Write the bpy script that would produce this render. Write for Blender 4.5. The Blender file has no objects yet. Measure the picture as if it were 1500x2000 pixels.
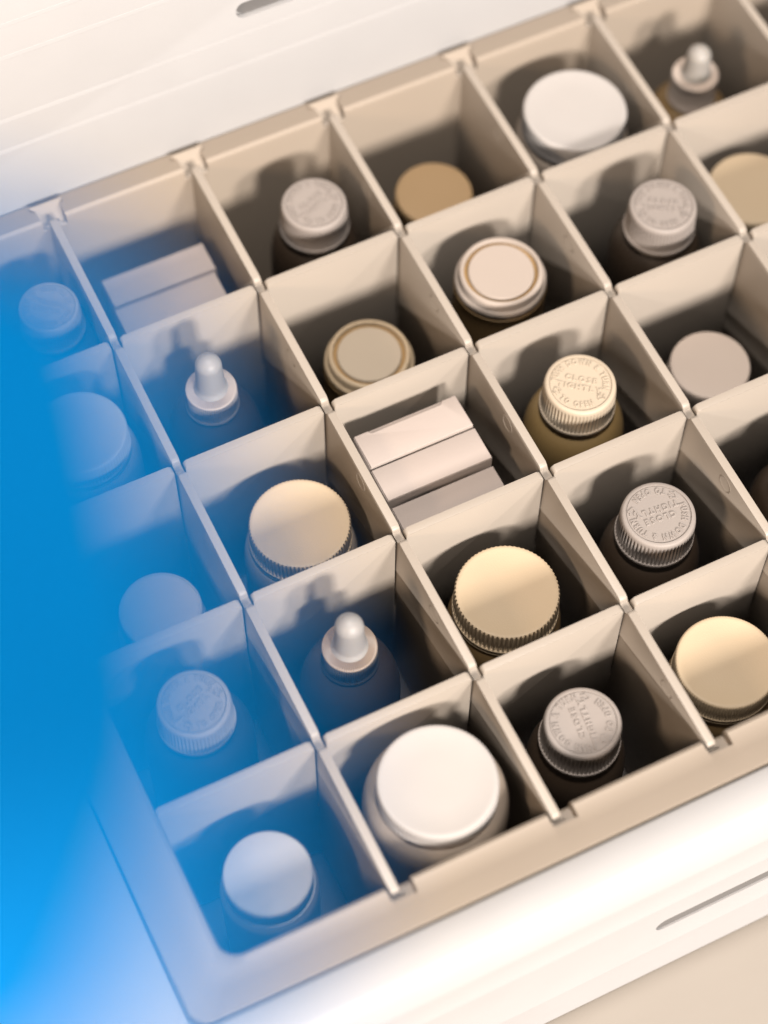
import bpy, bmesh, math, random
from mathutils import Vector, Matrix

random.seed(4)
S = 0.08                      # one compartment of the organiser, metres
sc = bpy.context.scene
col = sc.collection
R = math.radians

# ------------------------------------------------------------------ camera
cam = bpy.data.cameras.new('camera')
camo = bpy.data.objects.new('camera', cam)
col.objects.link(camo)
camo.location = (-1.9182 * S, -8.4850 * S, 11.4709 * S)
camo.rotation_euler = (R(29.0126), R(-0.6091), R(-26.0423))
cam.sensor_fit = 'VERTICAL'
cam.sensor_height = 36.0
cam.lens = 4271.08 / 2000 * 36
cam.clip_start = 0.01
cam.clip_end = 50
cam.dof.use_dof = True
cam.dof.focus_distance = 13.22 * S
cam.dof.aperture_fstop = 2.75
sc.camera = camo

# ------------------------------------------------------------------ world and lamps
w = bpy.data.worlds.new('World'); sc.world = w; w.use_nodes = True
bg = w.node_tree.nodes['Background']
bg.inputs[0].default_value = (1.0, 0.93, 0.86, 1)
bg.inputs[1].default_value = 0.002

def area(name, dirv, dist, sx, sy, watts, colr, target=(0.12, -0.2, 0)):
    l = bpy.data.lights.new(name, 'AREA'); l.shape = 'RECTANGLE'
    l.size = sx; l.size_y = sy; l.energy = watts; l.color = colr
    o = bpy.data.objects.new(name, l); col.objects.link(o)
    d = Vector(dirv).normalized(); t = Vector(target)
    o.location = t + d * dist
    o.rotation_euler = d.to_track_quat('Z', 'Y').to_euler()
    return o
WARM = (1.0, 0.95, 0.905)
area('softbox_left', (-0.08, -1.0, 0.52), 2.4, 0.30, 0.32, 116, WARM)
area('softbox_right', (0.22, -1.0, 0.54), 2.4, 0.28, 0.32, 68, WARM)
area('upper_softbox', (-0.02, -0.06, 1.0), 2.4, 0.24, 0.24, 94, WARM)
area('side_softbox', (-1.0, -0.40, 0.62), 2.4, 0.36, 0.36, 30, (1.0, 0.76, 0.55))

vs = sc.view_settings
vs.view_transform = 'Standard'; vs.look = 'None'; vs.exposure = -0.10; vs.gamma = 1
vs.use_curve_mapping = False
sc.cycles.use_denoising = True
sc.cycles.max_bounces = 8
sc.cycles.diffuse_bounces = 1
sc.cycles.sample_clamp_indirect = 4

# ------------------------------------------------------------------ materials
def mat(name, c, rough=0.5, c2=None, nscale=30, bump=0.0, bscale=900, coat=0.0, sss=0.0, spec=0.5, stretch=None):
    m = bpy.data.materials.new(name); m.use_nodes = True
    nt = m.node_tree; b = nt.nodes['Principled BSDF']
    b.inputs['Roughness'].default_value = rough
    b.inputs['Specular IOR Level'].default_value = spec
    b.inputs['Coat Weight'].default_value = coat
    if sss:
        b.inputs['Subsurface Weight'].default_value = sss
        b.inputs['Subsurface Radius'].default_value = (1.0, 0.6, 0.35)
        b.inputs['Subsurface Scale'].default_value = 0.003
    tc = nt.nodes.new('ShaderNodeTexCoord')
    src = tc.outputs['Object']
    if stretch:
        mp = nt.nodes.new('ShaderNodeMapping'); mp.inputs['Scale'].default_value = stretch
        nt.links.new(src, mp.inputs[0]); src = mp.outputs[0]
    n = nt.nodes.new('ShaderNodeTexNoise'); n.inputs['Scale'].default_value = nscale
    n.inputs['Detail'].default_value = 5
    nt.links.new(src, n.inputs['Vector'])
    mx = nt.nodes.new('ShaderNodeMix'); mx.data_type = 'RGBA'
    if c2 is None: c2 = tuple(v * 0.93 for v in c)
    mx.inputs[6].default_value = (*c, 1); mx.inputs[7].default_value = (*c2, 1)
    nt.links.new(n.outputs[0], mx.inputs[0]); nt.links.new(mx.outputs[2], b.inputs['Base Color'])
    n2 = nt.nodes.new('ShaderNodeTexNoise'); n2.inputs['Scale'].default_value = nscale * 2.3
    n2.inputs['Detail'].default_value = 3
    nt.links.new(src, n2.inputs['Vector'])
    mr = nt.nodes.new('ShaderNodeMapRange')
    mr.inputs['To Min'].default_value = max(0.05, rough - 0.06); mr.inputs['To Max'].default_value = rough + 0.08
    nt.links.new(n2.outputs[0], mr.inputs[0]); nt.links.new(mr.outputs[0], b.inputs['Roughness'])
    if bump:
        n3 = nt.nodes.new('ShaderNodeTexNoise'); n3.inputs['Scale'].default_value = bscale
        n3.inputs['Detail'].default_value = 4
        nt.links.new(src, n3.inputs['Vector'])
        bp = nt.nodes.new('ShaderNodeBump'); bp.inputs['Strength'].default_value = bump
        bp.inputs['Distance'].default_value = 0.0004
        nt.links.new(n3.outputs[0], bp.inputs['Height']); nt.links.new(bp.outputs[0], b.inputs['Normal'])
    return m

M = {
 'case':   mat('white_case_plastic', (0.308, 0.293, 0.285), 0.62, bump=0.10, bscale=700, spec=0.30),
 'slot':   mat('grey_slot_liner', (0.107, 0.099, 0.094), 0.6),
 'bin':    mat('beige_divider_plastic', (0.262, 0.222, 0.184), 0.42, (0.250, 0.211, 0.173), 14, bump=0.16, bscale=1100, spec=0.3),
 'tray':   mat('beige_tray_plastic', (0.236, 0.192, 0.150), 0.45, (0.226, 0.182, 0.141), 14, bump=0.16, bscale=1100, spec=0.3),
 'mat':    mat('bounce_absorbing_floor', (0.018, 0.014, 0.012), 0.9),  # invented dark colour for the unseen floor, added to absorb bounced light
 'table':  mat('beige_table', (0.194, 0.167, 0.137), 0.6, (0.169, 0.144, 0.119), 9, stretch=(1, 2.4, 1)),
 'greycap':mat('grey_beige_cap', (0.205, 0.174, 0.153), 0.58, bump=0.30, bscale=1500, spec=0.35),
 'cream':  mat('cream_cap', (0.325, 0.262, 0.193), 0.55, bump=0.15, bscale=1500, spec=0.35),
 'tan':    mat('warm_tan_cap', (0.335, 0.256, 0.168), 0.60, (0.330, 0.246, 0.158), 40, bump=0.22, bscale=1100, spec=0.30),
 'deeptan':mat('deep_tan_cap', (0.270, 0.175, 0.088), 0.60, bump=0.2, bscale=1100, spec=0.30),
 'ochre':  mat('ochre_groove', (0.230, 0.130, 0.040), 0.5),
 'pink':   mat('pinkish_cap', (0.275, 0.225, 0.188), 0.60, bump=0.2, bscale=1100, spec=0.30),
 'palelift': mat('pale_cap_lifted_for_shade', (0.385, 0.312, 0.260), 0.58, bump=0.2, bscale=1100, spec=0.30),  # pinkish tone lightened for missing light in deep cells; plain pale on dropper collar
 'white':  mat('white_cap', (0.295, 0.268, 0.248), 0.58, bump=0.2, bscale=1100, spec=0.30),
 'paper':  mat('white_carton', (0.300, 0.248, 0.217), 0.65, bump=0.25, bscale=1800, spec=0.20),
 'amber':  mat('dark_amber_frost', (0.022, 0.013, 0.007), 0.5),
 'tanbody':mat('tan_frosted_body', (0.150, 0.096, 0.036), 0.5),
 'brown':  mat('brown_jar_body', (0.128, 0.078, 0.032), 0.45),
 'beigebody': mat('beige_jar_body', (0.179, 0.143, 0.112), 0.45),
 'rubber': mat('milky_rubber_bulb', (0.223, 0.202, 0.180), 0.50, sss=0.2, spec=0.4),
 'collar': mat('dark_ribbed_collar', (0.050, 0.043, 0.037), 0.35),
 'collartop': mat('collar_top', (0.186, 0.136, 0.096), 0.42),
 'blue':   mat('blue_plastic', (0.000, 0.084, 0.228), 0.6, (0.000, 0.090, 0.240), 12, spec=0.03),
}

# ------------------------------------------------------------------ mesh helpers
def finish(bm, name, m, parent=None, angle=35, loc=None, kind=None):
    bmesh.ops.recalc_face_normals(bm, faces=bm.faces)
    me = bpy.data.meshes.new(name); bm.to_mesh(me); bm.free()
    for p in me.polygons: p.use_smooth = True
    me.set_sharp_from_angle(angle=R(angle))
    me.materials.append(M[m] if isinstance(m, str) else m)
    o = bpy.data.objects.new(name, me); col.objects.link(o)
    if parent: o.parent = parent
    if loc: o.location = loc
    if kind: o['kind'] = kind
    return o

def link_mesh(name, me, parent, loc=(0, 0, 0), rot=(0, 0, 0)):
    o = bpy.data.objects.new(name, me); col.objects.link(o)
    o.parent = parent; o.location = loc; o.rotation_euler = rot
    return o

def thing(name, label, cat, loc, rz=0, group=None, tilt=(0, 0)):
    o = bpy.data.objects.new(name, None); col.objects.link(o)
    o.empty_display_size = 0.01
    o.location = loc; o.rotation_euler = (tilt[0], tilt[1], rz)
    o['label'] = label; o['category'] = cat
    if group: o['group'] = group
    return o

def lathe(bm, prof, seg=96, rib=None, cap_end=True):
    """prof: (r, z, ribweight). rib: (count, depth). units: compartments"""
    rings = []
    for p in prof:
        r, z = p[0], p[1]; wgt = p[2] if len(p) > 2 else 0
        if r < 1e-6:
            rings.append([bm.verts.new((0, 0, z * S))]); continue
        ring = []
        for k in range(seg):
            a = 2 * math.pi * k / seg
            rr = r
            if rib and wgt:
                ph = (k * rib[0] / seg) % 1.0
                c = 0.5 - 0.5 * math.cos(2 * math.pi * ph)
                rr = r - rib[1] * wgt * (c ** 1.6)
            ring.append(bm.verts.new((rr * S * math.cos(a), rr * S * math.sin(a), z * S)))
        rings.append(ring)
    for A, B in zip(rings, rings[1:]):
        if len(A) == 1 and len(B) == 1: continue
        if len(A) == 1:
            for k in range(seg): bm.faces.new((A[0], B[k], B[(k + 1) % seg]))
        elif len(B) == 1:
            for k in range(seg): bm.faces.new((B[0], A[(k + 1) % seg], A[k]))
        else:
            for k in range(seg):
                bm.faces.new((A[k], B[k], B[(k + 1) % seg], A[(k + 1) % seg]))
    return rings

def box(bm, x0, x1, y0, y1, z0, z1, bev=0.0, seg=2):
    r = bmesh.ops.create_cube(bm, size=1)
    vs_ = r['verts']
    for v in vs_:
        v.co.x = (x0 if v.co.x < 0 else x1) * S
        v.co.y = (y0 if v.co.y < 0 else y1) * S
        v.co.z = (z0 if v.co.z < 0 else z1) * S
    if bev:
        es = list({e for v in vs_ for e in v.link_edges})
        bmesh.ops.bevel(bm, geom=es, offset=bev * S, segments=seg, profile=0.5, affect='EDGES')

def extrude_outline(bm, pts, axis, a0, a1, bev=0.0):
    """closed outline pts (u, z) swept along axis from a0 to a1 (compartments)"""
    def P(u, z, a):
        return (a * S, u * S, z * S) if axis == 'x' else (u * S, a * S, z * S)
    A = [bm.verts.new(P(u, z, a0)) for u, z in pts]
    B = [bm.verts.new(P(u, z, a1)) for u, z in pts]
    n = len(pts)
    fs = [bm.faces.new(A), bm.faces.new(B[::-1])]
    for k in range(n):
        fs.append(bm.faces.new((A[k], B[k], B[(k + 1) % n], A[(k + 1) % n])))
    if bev:
        es = [e for e in fs[0].edges] + [e for e in fs[1].edges]
        bmesh.ops.bevel(bm, geom=es, offset=bev * S, segments=2, profile=0.5, affect='EDGES')

def cut(o, cutter_bm):
    """recess: boolean difference baked into the mesh"""
    me = bpy.data.meshes.new('cutter'); bmesh.ops.recalc_face_normals(cutter_bm, faces=cutter_bm.faces)
    cutter_bm.to_mesh(me); cutter_bm.free()
    c = bpy.data.objects.new('cutter', me); col.objects.link(c)
    c.matrix_world = Matrix.Identity(4)
    c.location = o.location; c.rotation_euler = o.rotation_euler
    md = o.modifiers.new('cut', 'BOOLEAN'); md.object = c; md.operation = 'DIFFERENCE'; md.solver = 'EXACT'
    bpy.context.view_layer.update()
    dg = bpy.context.evaluated_depsgraph_get()
    new = bpy.data.meshes.new_from_object(o.evaluated_get(dg))
    o.modifiers.clear(); o.data = new
    bpy.data.objects.remove(c); bpy.data.meshes.remove(me)
    new.set_sharp_from_angle(angle=R(30))

def stadium(bm, x0, x1, c, half, a0, a1, axis, n=10):
    """slot-shaped prism: long in x, +-half in the second direction, swept a0..a1"""
    pts = []
    for k in range(n + 1):
        t = R(90) + math.pi * k / n
        pts.append((x0 + half + half * math.cos(t), c + half * math.sin(t)))
    for k in range(n + 1):
        t = R(-90) + math.pi * k / n
        pts.append((x1 - half + half * math.cos(t), c + half * math.sin(t)))
    def P(x, v, a): return (x * S, a * S, v * S) if axis == 'y' else (x * S, v * S, a * S)
    A = [bm.verts.new(P(x, v, a0)) for x, v in pts]; B = [bm.verts.new(P(x, v, a1)) for x, v in pts]
    bm.faces.new(A); bm.faces.new(B[::-1])
    for k in range(len(pts)):
        bm.faces.new((A[k], B[k], B[(k + 1) % len(pts)], A[(k + 1) % len(pts)]))

# ------------------------------------------------------------------ setting: table
X0, X1, YF, YB = -0.99, 7.0, -4.93, 0.04      # inside of the organiser tray
ZF = -1.68
ZT = -1.86
bm = bmesh.new()
bmesh.ops.create_grid(bm, x_segments=2, y_segments=2, size=3)
t = finish(bm, 'table_top', 'table', loc=(0, 0, ZT * S)); t['kind'] = 'structure'

# ------------------------------------------------------------------ perimeter sweeps
def stations(notches):
    """perimeter of the inner rounded rectangle: list of (cx, cy, nx, ny, side, tag)"""
    out = []
    r = 0.11
    # front, left to right
    xs = [X0 + r + (X1 - X0 - 2 * r) * k / 60 for k in range(61)]
    def run(side):
        L = [(x, 'n') for x in xs]
        if notches:
            for i in range(0, 7):
                a, b = (i - 0.046, i + 0.112) if side == 'f' else (i - 0.074, i + 0.090)
                L = [q for q in L if not (a - 0.02 < q[0] < b + 0.02)]
                L += [(a, 'n'), (a + 0.004, 'NL'), (b - 0.004, 'NR'), (b, 'n')]
        L.sort()
        return L
    for x, tg in run('f'): out.append((x, YF + 0.0, 0, -1, 'f', tg))
    def corner(cx, cy, a0, side):
        for k in range(1, 8):
            a = R(a0 + 90 * k / 8)
            sx, sy = (1 if cx > 3 else -1), (1 if cy > -2 else -1)
            out.append((cx + r * math.cos(a), cy + r * math.sin(a), sx, sy, side, 'n'))
    corner(X1 - r, YF + r, -90, 's')
    for k in range(12):
        y = YF + r + (YB - YF - 2 * r) * k / 11; out.append((X1, y, 1, 0, 's', 'n'))
    corner(X1 - r, YB - r, 0, 'b')
    for x, tg in run('b')[::-1]: out.append((x, YB, 0, 1, 'b', tg))
    corner(X0 + r, YB - r, 90, 'l')
    for k in range(12):
        y = YB - r + (YF - YB + 2 * r) * k / 11; out.append((X0, y, -1, 0, 'l', 'n'))
    corner(X0 + r, YF + r, 180, 'l')
    return out

def sweep(bm, st, prof_fn, closed=False):
    rings = []
    for (x, y, nx, ny, side, tg) in st:
        ring = []
        for (d, z, dx) in prof_fn(side, tg):
            ring.append(bm.verts.new(((x + nx * d + dx) * S, (y + ny * d) * S, z * S)))
        rings.append(ring)
    n = len(rings); K = len(rings[0])
    for i in range(n):
        A, B = rings[i], rings[(i + 1) % n]
        for k in range(K if closed else K - 1):
            k2 = (k + 1) % K
            try: bm.faces.new((A[k], B[k], B[k2], A[k2]))
            except ValueError: pass
    return rings

PF = [(0, ZF), (0, -.035), (.008, -.012), (.030, 0), (.07, -.002), (.16, .014), (.280, .050), (.300, .052), (.305, -.5)]
PFN = [(0, ZF), (0, -.10), (.02, -.08), (.088, -.08), (.106, .002), (.16, .014), (.280, .050), (.300, .052), (.305, -.5)]
PB = [(0, ZF), (0, -.035), (.008, -.012), (.028, 0), (.055, -.006), (.12, -.024), (.205, -.046), (.213, -.060), (.214, -.5)]
PBN = [(0, ZF), (0, -.10), (.004, -.09), (.018, -.085), (.024, -.105), (.160, -.010), (.178, -.038), (.213, -.060), (.214, -.5)]
FL = [0, 0, 0, 0, 0, .038, .030, 0, 0]
def tray_prof(side, tg):
    if side == 'b':
        P = PB if tg == 'n' else PBN
    else:
        P = PF if tg == 'n' else PFN
    s = 0
    if side == 'b' and tg in ('NL', 'NR'): s = -1 if tg == 'NL' else 1
    return [(d, z, s * FL[k]) for k, (d, z) in enumerate(P)]

tray = thing('organizer_tray', 'beige plastic organizer tray split by crossing dividers into a grid of square compartments', 'organizer tray', (0, 0, 0))
bm = bmesh.new()
rings = sweep(bm, stations(True), tray_prof)
finish(bm, 'tray_wall', 'tray', tray, 28)
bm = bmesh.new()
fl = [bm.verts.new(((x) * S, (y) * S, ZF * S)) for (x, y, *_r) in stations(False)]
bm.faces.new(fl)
finish(bm, 'tray_floor', 'mat', tray)  # floor out of view, darkened to keep bounce out of the cells

# dividers ---------------------------------------------------------
T = 0.026            # half thickness
def arc(cx, cz, r, a0, a1, n=5):
    return [(cx + r * math.cos(R(a0 + (a1 - a0) * k / n)), cz + r * math.sin(R(a0 + (a1 - a0) * k / n))) for k in range(n + 1)]
def top_run(u0, u1, r=0.030, z0=-0.045):
    """raised run of the top edge from u0 to u1 with rounded ends"""
    return [(u0, z0)] + arc(u0 + r, -r, r, 180, 90) + arc(u1 - r, -r, r, 90, 0) + [(u1, z0)]

# long strips running front to back (constant x)
for i in range(0, 7):
    bm = bmesh.new()
    pts = [(-4.985, ZF + .01), (-4.985, -0.06)]
    ys = [-4.985] + [-4, -3, -2, -1] + [0.058]
    for k in range(len(ys) - 1):
        a = ys[k] + (0.0 if k == 0 else 0.040); b = ys[k + 1] - (0.0 if k == len(ys) - 2 else 0.036)
        pts += top_run(a, b, 0.026)
    pts.append((0.058, ZF + .01))
    extrude_outline(bm, pts, 'x', i - T, i + T, 0.006)
    # moulded ejector-pin rings on the left face
    for j in range(5):
        if (i * 7 + j * 3) % 4 == 3: continue
        cy, cz = -j - 0.5 - 0.02 * (i % 3), -0.105
        n = 28
        ri = []
        for (rr, hh) in ((.052, 0.0), (.055, .0018), (.060, .0018), (.063, 0.0)):
            ri.append([bm.verts.new(((i - T - hh) * S, (cy + rr * math.cos(2 * math.pi * k / n)) * S, (cz + rr * math.sin(2 * math.pi * k / n)) * S)) for k in range(n)])
        for A, B in zip(ri, ri[1:]):
            for k in range(n): bm.faces.new((A[k], B[k], B[(k + 1) % n], A[(k + 1) % n]))
    # locking heads at both ends
    for ye, sgn in ((0.045, 1), (-4.985, -1)):
        box(bm, i - 0.052, i + 0.056, min(ye, ye + sgn * 0.012), max(ye, ye + sgn * 0.012), -0.6, -0.055, 0.004, 1)
    finish(bm, 'long_divider', 'bin', tray, 28)
# cross strips running left to right (constant y): slotted at every long strip
for j in range(1, 5):
    bm = bmesh.new()
    pts = [(X0 - .005, ZF + .01), (X0 - .005, -0.05)]
    xs = [X0 - .005] + list(range(0, 7)) + [X1 + .005]
    for k in range(len(xs) - 1):
        a = xs[k] + (0 if k == 0 else T + 0.010); b = xs[k + 1] - (0 if k == len(xs) - 2 else T + 0.013)
        pts += top_run(a, b, 0.022)
        if k < len(xs) - 2:
            pts[-1] = (b, -0.9); pts.append((xs[k + 1] + T + 0.010, -0.9))
    pts.append((X1 + .005, ZF + .01))
    extrude_outline(bm, pts, 'y', -j - T, -j + T, 0.006)
    finish(bm, 'cross_divider', 'bin', tray, 28)

# ------------------------------------------------------------------ white case
case = thing('storage_case', 'white plastic storage case around the beige tray, lid open behind it', 'storage case', (0, 0, 0))
def case_prof(side, tg):
    k = 0.69 if side == 'b' else 1
    P = [(.312 * k, -1.80), (.312 * k, -.04), (.316 * k, .034), (.335 * k, .044), (.44, .058), (.51, .062), (.545, .058), (.575, .036), (.592, -.005),
         (.600, -.30), (.603, -.315), (.603, -.335), (.601, -.35), (.608, -.66), (.611, -.675), (.611, -.695), (.609, -.71),
         (.632, -1.38), (.635, -1.395), (.635, -1.415), (.634, -1.43), (.655, -1.84), (.645, -1.85), (.34 * k, -1.85)]
    return [(d, z - (.09 if side == 'b' and z > -.5 else 0), (-.85 if side == 'l' and d > .48 else 0)) for d, z in P]
bm = bmesh.new()
sweep(bm, stations(False), case_prof, closed=True)
body = finish(bm, 'case_body', 'case', case, 30)
zs, hs = -1.02, 0.075
cb = bmesh.new(); stadium(cb, 1.455, 4.6, zs, hs, YF - .75, YF - .575, 'y')
cut(body, cb)
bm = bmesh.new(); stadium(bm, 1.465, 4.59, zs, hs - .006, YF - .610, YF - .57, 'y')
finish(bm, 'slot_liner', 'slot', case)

lid = bpy.data.objects.new('lid', bpy.data.meshes.new('lid'))
bm = bmesh.new()
LX0, LX1, LS = -1.55, 7.55, 3.3
# lid lies in local xy: y runs up the lid, z towards the camera; front face at z=0
box(bm, LX0, LX1, -0.12, LS, -0.10, 0.0, 0.005, 2)
lid = finish(bm, 'lid', 'case', case, 30)
lid.location = (0, 0.262 * S, -0.01 * S); lid.rotation_euler = (R(82), 0, 0)
cb = bmesh.new(); stadium(cb, 1.50, 4.7, 0.910, 0.060, -0.045, 0.05, 'z')
case_parent = lid.parent; lid.parent = None
cut(lid, cb)
lid.parent = case_parent
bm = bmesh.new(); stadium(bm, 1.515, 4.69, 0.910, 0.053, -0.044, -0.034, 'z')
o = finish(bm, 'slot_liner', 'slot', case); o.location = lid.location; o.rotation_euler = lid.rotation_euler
for s_ in (0.46, 0.70, 1.18, 1.42, 1.75):
    bm = bmesh.new(); box(bm, LX0 + .05, LX1 - .05, s_, s_ + 0.030, -0.01, 0.0010, 0.0009, 1)
    o = finish(bm, 'rib', 'case', lid)

# ------------------------------------------------------------------ lettering for the child-proof caps
_char = {}
def char_mesh(ch, size):
    key = (ch, size)
    if key in _char: return _char[key]
    cu = bpy.data.curves.new('glyph', 'FONT'); cu.body = ch; cu.size = size * S
    cu.align_x = 'CENTER'; cu.align_y = 'CENTER'; cu.extrude = 0.0026 * S; cu.bevel_depth = 0.0016 * S
    cu.bevel_resolution = 0; cu.resolution_u = 2; cu.offset = 0.0012 * S
    o = bpy.data.objects.new('glyph', cu); col.objects.link(o)
    bpy.context.view_layer.update()
    dg = bpy.context.evaluated_depsgraph_get()
    me = bpy.data.meshes.new_from_object(o.evaluated_get(dg))
    xs = [v.co.x for v in me.vertices]
    wd = (max(xs) - min(xs)) if xs else size * S * 0.3
    bpy.data.objects.remove(o); bpy.data.curves.remove(cu)
    _char[key] = (me, wd)
    return _char[key]
def lettering():
    bm = bmesh.new()
    def put(ch, size, M4, sx=1.0):
        if ch == ' ': return
        me, _ = char_mesh(ch, size)
        t = bmesh.new(); t.from_mesh(me); t.transform(M4 @ Matrix.Diagonal((sx, 1, 1, 1)))
        tm = bpy.data.meshes.new('t'); t.to_mesh(tm); t.free(); bm.from_mesh(tm); bpy.data.meshes.remove(tm)
    def line(txt, size, y, gap=0.010, sx=1.0):
        ws = [(char_mesh(c, size)[1] / S * sx if c != ' ' else size * .3) + gap for c in txt]
        x = -sum(ws) / 2
        for c, w_ in zip(txt, ws):
            put(c, size, Matrix.Translation(((x + w_ / 2) * S, y * S, 0)), sx); x += w_
    line('CLOSE', 0.052, 0.030); line('TIGHTLY', 0.052, -0.032)
    def ring(txt, size, rad, mid, top, span, gap=0.009):
        raw = [char_mesh(c, size)[1] / S if c != ' ' else size * .34 for c in txt]
        sx = (rad * span - gap * len(txt)) / sum(raw)
        ws = [q * sx + gap for q in raw]
        tot = sum(ws) / rad
        a = mid + (tot / 2 if top else -tot / 2)
        for c, w_ in zip(txt, ws):
            da = w_ / rad
            aa = a - da / 2 if top else a + da / 2
            rot = aa - math.pi / 2 if top else aa + math.pi / 2
            put(c, size, Matrix.Translation((rad * math.cos(aa) * S, rad * math.sin(aa) * S, 0)) @ Matrix.Rotation(rot, 4, 'Z'), sx)
            a = a - da if top else a + da
    ring('PUSH DOWN & TURN', 0.054, 0.160, R(90), True, R(196))
    ring('TO OPEN', 0.054, 0.160, R(-90), False, R(82))
    # two outline arrows
    def stroke(pts, wd=0.008, h=0.004):
        for (ax, ay), (bx, by) in zip(pts, pts[1:]):
            dx, dy = bx - ax, by - ay; L = math.hypot(dx, dy); nx, ny = -dy / L * wd / 2, dx / L * wd / 2
            v = [bm.verts.new((x * S, y * S, z * S)) for z in (-h, h) for x, y in ((ax + nx, ay + ny), (ax - nx, ay - ny), (bx - nx, by - ny), (bx + nx, by + ny))]
            for f in ((0, 1, 2, 3), (4, 5, 6, 7), (0, 1, 5, 4), (1, 2, 6, 5), (2, 3, 7, 6), (3, 0, 4, 7)):
                bm.faces.new([v[q] for q in f])
    for mid in (R(-24), R(214)):
        P = lambda rr, a: (rr * math.cos(a), rr * math.sin(a))
        a0 = mid
        stroke([P(.148, a0 + .14), P(.148, a0), P(.134, a0), P(.160, a0 - .20), P(.186, a0), P(.172, a0), P(.172, a0 + .14)])
    return bm
bm = lettering()
bmesh.ops.recalc_face_normals(bm, faces=bm.faces)
LET = bpy.data.meshes.new('raised_lettering'); bm.to_mesh(LET); bm.free()
LET.set_sharp_from_angle(angle=R(30))

# ------------------------------------------------------------------ containers
def base(i, j, dx, dy):
    return ((i + dx) * S, (-j + dy) * S, (ZF + 0.004) * S)

def let_mesh(m):
    key = 'L' + m
    if key not in _char:
        c = LET.copy(); c.materials.clear(); c.materials.append(M[m]); _char[key] = c
    return _char[key]

def cr_bottle(label, i, j, dx, dy, ztop, rtop, capm, bodym, lettersdeg, body_r=0.33, tilt=(0, 0), group='bottles with child-proof caps'):
    t = thing('child_proof_bottle', label, 'bottle', base(i, j, dx, dy), R(lettersdeg), group, tilt)
    H = ztop - ZF - 0.004
    k = rtop / 0.23
    hb = H - 0.275
    bm = bmesh.new()
    br = body_r
    prof = [(0, 0), (br - .03, 0), (br, .03), (br, hb - .32), (br * .995, hb - .24), (br * .965, hb - .16), (br * .90, hb - .09), (br * .80, hb - .035), (.225 * k, hb - .005),
            (.205 * k, hb + .02), (.20 * k, hb + .25), (0, hb + .25)]
    lathe(bm, prof, 72)
    finish(bm, 'bottle_body', bodym, t, 40)
    r = rtop
    bm = bmesh.new()
    prof = [(0, 0), (.45 * r, 0), (.835 * r, 0), (.845 * r, -.0045), (.862 * r, -.0045), (.872 * r, .004), (.93 * r, .004), (.965 * r, -.001), (.985 * r, -.010), (.995 * r, -.022),
            (1.004 * r, -.032, .2), (1.010 * r, -.045, .8), (1.022 * r, -.12, 1), (1.040 * r, -.205, 1), (1.042 * r, -.213, .3), (1.062 * r, -.216), (1.070 * r, -.225), (1.070 * r, -.238), (1.06 * r, -.245), (.9 * r, -.245), (.9 * r, -.2)]
    lathe(bm, prof, 60 * 5, (60, .0115))
    cap = finish(bm, 'cap', capm, t, 50, loc=(0, 0, H * S))
    o = link_mesh('raised_lettering', let_mesh(capm), cap, (0, 0, 0.0025 * S)); o.scale = (k, k, 1)
    return t

def rib_jar(label, i, j, dx, dy, ztop, r, capm, bodym, ribs=76, depth=.012, caph=.20, body_r=None, rz=0, cat='jar', name='ribbed_cap_jar', group='jars with ribbed screw caps', lip=True, tilt=(0, 0)):
    t = thing(name, label, cat, base(i, j, dx, dy), R(rz), group, tilt)
    H = ztop - ZF - 0.004
    br = body_r or r + .04
    hb = H - caph
    bm = bmesh.new()
    prof = [(0, 0), (br - .04, 0), (br, .04), (br, hb - .22), (br * .992, hb - .15), (br * .965, hb - .09), (br * .925, hb - .045), (r * 1.0, hb - .020), (r * .93, hb - .012), (r * .9, hb + .1), (0, hb + .1)]
    lathe(bm, prof, 96)
    finish(bm, 'jar_body', bodym, t, 40)
    bm = bmesh.new()
    c = caph - .012
    prof = [(0, 0), (.5 * r, -.001), (.86 * r, 0), (.90 * r, .003), (.950 * r, .003), (.972 * r, .001, .25), (.990 * r, -.006, .8), (1.0 * r, -.018, 1), (1.004 * r, -.6 * c, 1), (1.008 * r, -.86 * c, 1), (1.008 * r, -.88 * c, .2)]
    if lip: prof += [(1.015 * r, -.90 * c), (1.02 * r, -.93 * c), (1.02 * r, -.98 * c), (1.01 * r, -c)]
    prof += [(.93 * r, -c), (.93 * r, -.6 * c)]
    lathe(bm, prof, ribs * 5, (ribs, depth))
    finish(bm, 'screw_cap', capm, t, 50, loc=(0, 0, H * S))
    if lip:
        bm = bmesh.new()
        q = -caph
        lathe(bm, [(r * .93, q + .004), (r * 1.012, q + .002), (r * 1.022, q - .006), (r * 1.022, q - .014), (r * 1.01, q - .020), (r * .93, q - .022)], 96)
        finish(bm, 'tamper_ring', capm, t, 40, loc=(0, 0, H * S))
    return t

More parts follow.
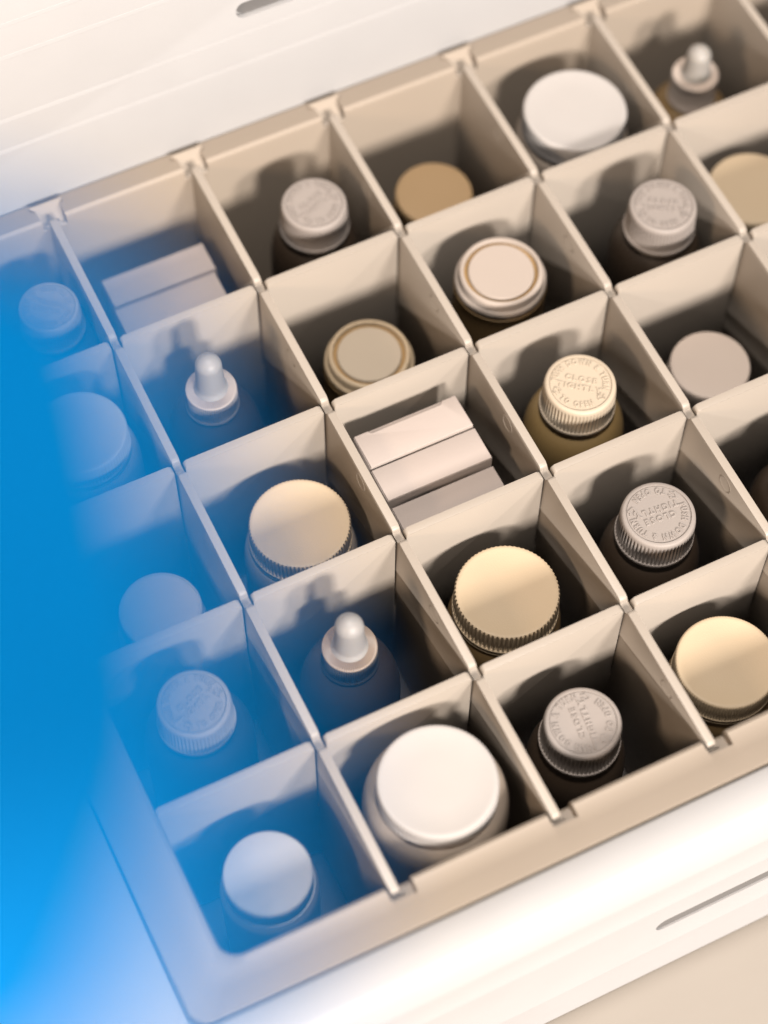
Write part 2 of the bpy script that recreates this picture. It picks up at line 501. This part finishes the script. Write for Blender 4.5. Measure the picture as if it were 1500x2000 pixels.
def smooth_jar(label, i, j, dx, dy, ztop, r, capm, bodym, caph=.16, body_r=None, rz=0, groove=0.0, group='jars with smooth flat caps', name='smooth_cap_jar'):
    t = thing(name, label, 'jar', base(i, j, dx, dy), R(rz), group)
    H = ztop - ZF - 0.004
    br = body_r or r + .03
    hb = H - caph
    bm = bmesh.new()
    prof = [(0, 0), (br - .04, 0), (br, .04), (br, hb - .13), (br * .99, hb - .08), (br * .96, hb - .045), (r * 1.03, hb - .028), (r * 1.03, hb - .012), (r * .9, hb - .008), (r * .9, hb + .08), (0, hb + .08)]
    lathe(bm, prof, 96)
    finish(bm, 'jar_body', bodym, t, 40)
    bm = bmesh.new()
    prof = [(0, 0), (.5 * r, -.001), (.93 * r, 0)]
    if groove: prof = [(0, 0), (.5 * r, -.001), (.905 * r, 0), (.912 * r, -groove), (.922 * r, -groove), (.93 * r, 0)]
    prof += [(.965 * r, -.002), (.985 * r, -.008), (.998 * r, -.020), (1.0 * r, -.035), (1.0 * r, -caph + .012), (.99 * r, -caph + .002), (.92 * r, -caph), (.92 * r, -.5 * caph)]
    lathe(bm, prof, 120)
    finish(bm, 'flat_cap', capm, t, 40, loc=(0, 0, H * S))
    return t

def inset_jar(label, i, j, dx, dy, ztop, r, capm, discm, bodym):
    t = thing('inset_lid_jar', label, 'jar', base(i, j, dx, dy), 0, 'round jars with an inset disc in the lid')
    H = ztop - ZF - 0.004
    br = r * 1.02
    bm = bmesh.new(); hb = H - .12
    prof = [(0, 0), (br * .8, 0), (br * .92, .05), (br, .3), (br, hb - .30), (br * .985, hb - .16), (br * .975, hb - .06), (br * .99, hb - .02), (br * 0.93, hb - .003), (br * .88, hb), (br * .86, hb + .06), (0, hb + .06)]
    lathe(bm, prof, 96)
    finish(bm, 'jar_body', bodym, t, 40)
    bm = bmesh.new()
    prof = [(.765 * r, -.045), (.80 * r, -.045), (.80 * r, -.006), (.815 * r, .002), (.86 * r, .004), (.895 * r, -.002), (.915 * r, -.016), (.925 * r, -.05), (.94 * r, -.062), (.965 * r, -.066), (.99 * r, -.075), (1.0 * r, -.092), (1.0 * r, -.112), (.985 * r, -.122), (.9 * r, -.122), (.9 * r, -.08)]
    lathe(bm, prof, 120)
    finish(bm, 'lid_ring', capm, t, 40, loc=(0, 0, H * S))
    bm = bmesh.new()
    lathe(bm, [(.70 * r, -.030), (.81 * r, -.030), (.81 * r, -.05), (.70 * r, -.05), (.70 * r, -.030)], 96)
    finish(bm, 'groove', 'ochre', t, 40, loc=(0, 0, H * S))
    bm = bmesh.new()
    lathe(bm, [(0, -.006), (.5 * r, -.006), (.695 * r, -.006), (.715 * r, -.012), (.72 * r, -.024), (.72 * r, -.06), (0, -.06)], 120)
    finish(bm, 'inset_disc', discm, t, 40, loc=(0, 0, H * S))
    return t

def dropper(label, i, j, dx, dy, zc, rc, apex, sidem='collar', topm='collartop', bodym='amber', rz=0, body_r=.31, ribs=72, ch=1.0):
    """zc: height of the collar top, apex: bulb length"""
    t = thing('dropper_bottle', label, 'dropper bottle', base(i, j, dx, dy), R(rz), 'bottles with rubber dropper bulbs')
    H = zc - ZF - 0.004
    hb = H - .20 * ch; br = body_r
    bm = bmesh.new()
    prof = [(0, 0), (br - .03, 0), (br, .03), (br, hb - .40), (br * .985, hb - .31), (br * .94, hb - .22), (br * .86, hb - .13), (br * .74, hb - .065), (rc * 1.08, hb - .02), (rc * .95, hb), (rc * .9, hb + .12), (0, hb + .12)]
    lathe(bm, prof, 72)
    finish(bm, 'bottle_body', bodym, t, 40)
    r = rc
    bm = bmesh.new()
    lathe(bm, [(.985 * r, -.016), (1.0 * r, -.022, .4), (1.01 * r, -.035, 1), (1.03 * r, -.165 * ch, 1), (1.035 * r, -.175 * ch, .2), (1.05 * r, -.18 * ch), (1.06 * r, -.187 * ch), (1.055 * r, -.197 * ch), (.9 * r, -.2 * ch)], ribs * 5, (ribs, .011))
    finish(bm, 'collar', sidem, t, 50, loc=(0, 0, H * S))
    bm = bmesh.new()
    # top annulus: shallow cone with fine radial ribs
    seg = ribs * 4
    rad = [.50, .56, .66, .93, .975, 1.0]; zz = [-.018, -.004, .004, -.006, -.010, -.020]; rw = [0, 0, 1, 1, .4, 0]
    rr_ = []
    for q in range(6):
        rr_.append([bm.verts.new((rad[q] * r * S * math.cos(2 * math.pi * k / seg), rad[q] * r * S * math.sin(2 * math.pi * k / seg),
                    (zz[q] - rw[q] * .009 * (0.5 - .5 * math.cos(2 * math.pi * (k % 4) / 4))) * S)) for k in range(seg)])
    for A, B in zip(rr_, rr_[1:]):
        for k in range(seg): bm.faces.new((A[k], B[k], B[(k + 1) % seg], A[(k + 1) % seg]))
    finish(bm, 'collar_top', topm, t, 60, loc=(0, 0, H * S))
    bm = bmesh.new()
    b = r * .53; a = apex
    prof = [(b * 1.30, -.016), (b * 1.26, .004), (b * 1.12, .016), (b * 1.08, .05), (b * 1.05, a * .35), (b * 1.0, a * .55)]
    rt = b * 0.98
    for k in range(0, 9):
        an = R(10 * k); prof.append((rt * math.cos(an), (a - rt) + rt * math.sin(an)))
    prof.append((0, a))
    lathe(bm, prof, 64)
    finish(bm, 'rubber_bulb', 'rubber', t, 60, loc=(0, 0, H * S))
    return t

def carton(label, x0, x1, y0, y1, z1, tab=False, rz=0.0, flap=0.0):
    cx, cy = (x0 + x1) / 2, (y0 + y1) / 2; hx, hy = (x1 - x0) / 2, (y1 - y0) / 2
    t = thing('carton', label, 'box', (cx * S, cy * S, (ZF + .004) * S), R(rz), 'small white cartons standing in compartments')
    H = z1 - ZF - .004
    bm = bmesh.new(); box(bm, -hx, hx, -hy, hy, 0, H - .014, .006, 2)
    finish(bm, 'carton_body', 'paper', t, 30)
    # tuck flap: thin card with clipped shoulders at its far edge
    bm = bmesh.new()
    n = .10
    out = [(-hx + .004, -hy + .002), (hx - .004, -hy + .002), (hx - .004, hy - .004)]
    if tab:
        out += [(hx - n, hy - .004), (hx - n - .012, hy - .034), (-hx + n + .012, hy - .034), (-hx + n, hy - .004)]
    out += [(-hx + .004, hy - .004)]
    A = [bm.verts.new((x * S, y * S, (H - .013) * S)) for x, y in out]
    B = [bm.verts.new((x * S, y * S, (H - .001 + flap * (x + hx) / (2 * hx) * (1 if y < 0 else 0)) * S)) for x, y in out]
    bm.faces.new(A[::-1]); f = bm.faces.new(B)
    for k in range(len(out)): bm.faces.new((A[k], A[(k + 1) % len(out)], B[(k + 1) % len(out)], B[k]))
    bmesh.ops.bevel(bm, geom=list(f.edges), offset=.004 * S, segments=2, profile=.5, affect='EDGES')
    finish(bm, 'tuck_flap', 'paper', t, 30)
    return t

# ---- row nearest the open lid
cr_bottle('grey child-proof bottle under the blue blur in the leftmost compartment by the lid', -1, 0, .73, -.53, -0.065, .195, 'greycap', 'amber', 140)
carton('pale carton nearest the lid, rear one of the pair left of a grey-capped bottle', .155, .885, -.525, -.29, -.35)
carton('pale carton in front of its twin, touching the cross divider above a blue-tinted dropper bottle', .145, .865, -.775, -.535, -.355)
cr_bottle('small grey-beige child-proof bottle just right of the pair of cartons by the lid', 1, 0, .60, -.52, -0.065, .217, 'greycap', 'amber', 20, .30)
smooth_jar('deep tan flat-capped jar sunk low in a compartment beside the lid', 2, 0, .51, -.49, -.50, .265, 'deeptan', 'brown')
rib_jar('big white-capped jar near the top right, filling its compartment beside the lid', 3, 0, .53, -.55, -.09, .352, 'white', 'beigebody', 110, .004, .19, .40, name='wide_cap_jar', lip=False)
dropper('small pale dropper bottle in the top right corner compartment', 4, 0, .50, -.53, -.22, .160, .25, 'palelift', 'palelift', 'brown', ribs=60, ch=1.25)
# ---- second row
rib_jar('white ribbed-cap jar half lost in the blue blur at the left edge', -1, 1, .55, -.51, -.00, .296, 'white', 'beigebody', 80, .008, .19, .35)
dropper('blue-tinted dropper bottle left of centre, with a pale smooth collar', 0, 1, .43, -.49, -.12, .162, .33, 'greycap', 'pink', 'amber')
inset_jar('yellowish jar with ochre ring around its inset disc, partly hidden by a divider', 1, 1, .53, -.50, -.45, .295, 'tan', 'cream', 'brown')
inset_jar('pinkish beige jar with thin ochre ring standing fully visible in its compartment', 2, 1, .48, -.49, -.12, .300, 'pink', 'pink', 'brown')
cr_bottle('grey child-proof bottle at upper right, leaning towards its right divider', 3, 1, .61, -.58, 0.035, .222, 'greycap', 'amber', -30, .31)
smooth_jar('warm tan flat-capped jar cut by the right edge of the photo, upper one', 4, 1, .45, -.44, -.42, .305, 'tan', 'brown')
# ---- third row
smooth_jar('pale bluish flat-capped jar low in its compartment under the blue blur', -1, 2, .60, -.52, -.65, .262, 'palelift', 'beigebody', groove=.004)
rib_jar('tan ribbed-cap jar beside the blue blur, left of the trio of cartons', 0, 2, .56, -.52, -.30, .317, 'tan', 'beigebody', 76, .012, .20, .36)
carton('white carton with notched tuck flap, rearmost of the trio', 1.085, 1.795, -2.435, -2.185, -.15, True, flap=.012)
carton('white carton in the middle of the trio, its front face in shade', 1.08, 1.800, -2.685, -2.445, -.16)
carton('low white carton, front one of the trio, half hidden by the divider', 1.095, 1.80, -2.955, -2.700, -.235)
cr_bottle('cream child-proof bottle with tan body, brightest cap of its kind', 2, 2, .50, -.51, -0.045, .227, 'cream', 'tanbody', -38, .325)
smooth_jar('pinkish flat-capped jar sunk in the compartment right of the cream child-proof cap', 3, 2, .51, -.51, -.50, .264, 'palelift', 'beigebody')
# ---- fourth row
cr_bottle('bluish child-proof bottle in the lower left blur, above the white flat-capped jar', -1, 3, .46, -.48, 0.015, .216, 'greycap', 'amber', 24)
dropper('dropper bottle with dark ribbed collar and milky bulb, lower left of centre', 0, 3, .445, -.47, -.14, .165, .33)
rib_jar('tan ribbed-cap jar at the centre, right of the dark-collared dropper bottle', 1, 3, .49, -.49, -.30, .322, 'tan', 'brown', 70, .013, .21, .355, rz=3)
cr_bottle('sharply focused grey-pink child-proof bottle with upside-down lettering', 2, 3, .50, -.51, -0.095, .230, 'greycap', 'amber', 175, .315)
cr_bottle('dark child-proof bottle cut by the right edge, mostly in shadow', 3, 3, .60, -.56, -0.245, .225, 'greycap', 'amber', 60)
# ---- front row
smooth_jar('white flat-capped jar in the front left corner compartment, tinted blue', -1, 4, .45, -.49, -.28, .257, 'white', 'beigebody', caph=.15, body_r=.285)
rib_jar('largest jar, creamy white finely ribbed cap in the front row', 0, 4, .50, -.50, -.01, .349, 'white', 'beigebody', 92, .010, .14, .425, lip=False)
cr_bottle('grey-beige child-proof bottle in the front row between the largest jar and a tan jar', 1, 4, .47, -.47, -0.225, .230, 'greycap', 'amber', 82, .30)
rib_jar('tan-capped jar cut by the right edge in the front row', 2, 4, .46, -.46, -.33, .309, 'tan', 'brown', 110, .004, .20, .335)
# E9

# ------------------------------------------------------------------ blurred blue thing close to the lens
F = 4271.08
def lens_pt(px, py, d):
    v = Vector(((px - 750) / F, -(py - 1000) / F, -1.0)) * d
    return camo.matrix_basis @ v
outl = [(-900, 340), (-500, 370), (-200, 400), (60, 445), (220, 525), (300, 660), (360, 840), (420, 1040), (480, 1220), (520, 1390), (525, 1560), (505, 1730), (470, 1870), (400, 2030), (240, 2250), (-300, 2450), (-900, 2450)]
def cr_spline(P, n=5):
    out = []
    L = len(P)
    for i in range(L):
        p0, p1, p2, p3 = (Vector(P[(i + k - 1) % L]) for k in range(4))
        for k in range(n):
            t = k / n
            out.append(0.5 * ((2 * p1) + (-p0 + p2) * t + (2 * p0 - 5 * p1 + 4 * p2 - p3) * t * t + (-p0 + 3 * p1 - 3 * p2 + p3) * t ** 3))
    return out
O = cr_spline(outl)
cen = Vector((-320, 1300))
def D0(py): return 0.225 - 0.095 * min(1.0, max(0.0, (py - 300) / 1500))
camo.matrix_basis  # camera pose is set above
bm = bmesh.new()
prof = [(0.0, -.010), (.35, -.0095), (.65, -.0080), (.85, -.0055), (.95, -.003), (1.0, 0.0), (.95, .003), (.85, .0045), (.65, .006), (.35, .007), (0, .0075)]
rings = []
for s_, dz in prof:
    if s_ == 0: rings.append([bm.verts.new(lens_pt(cen.x, cen.y, D0(cen.y) + dz))]); continue
    ring = []
    for p in O:
        q = cen + (p - cen) * s_
        ring.append(bm.verts.new(lens_pt(q.x, q.y, D0(q.y) + dz)))
    rings.append(ring)
for A, B in zip(rings, rings[1:]):
    n = max(len(A), len(B))
    for k in range(n):
        a0, a1 = (A[0], A[0]) if len(A) == 1 else (A[k], A[(k + 1) % n])
        b0, b1 = (B[0], B[0]) if len(B) == 1 else (B[k], B[(k + 1) % n])
        f = [a0, b0, b1] if a0 is a1 else ([a0, b0, a1] if b0 is b1 else [a0, b0, b1, a1])
        bm.faces.new(f)
o = finish(bm, 'blue_plastic_piece', 'blue', None, 80)
o['label'] = 'rounded blue plastic piece close to the lens, completely blurred over the left side'
o['category'] = 'blue object'
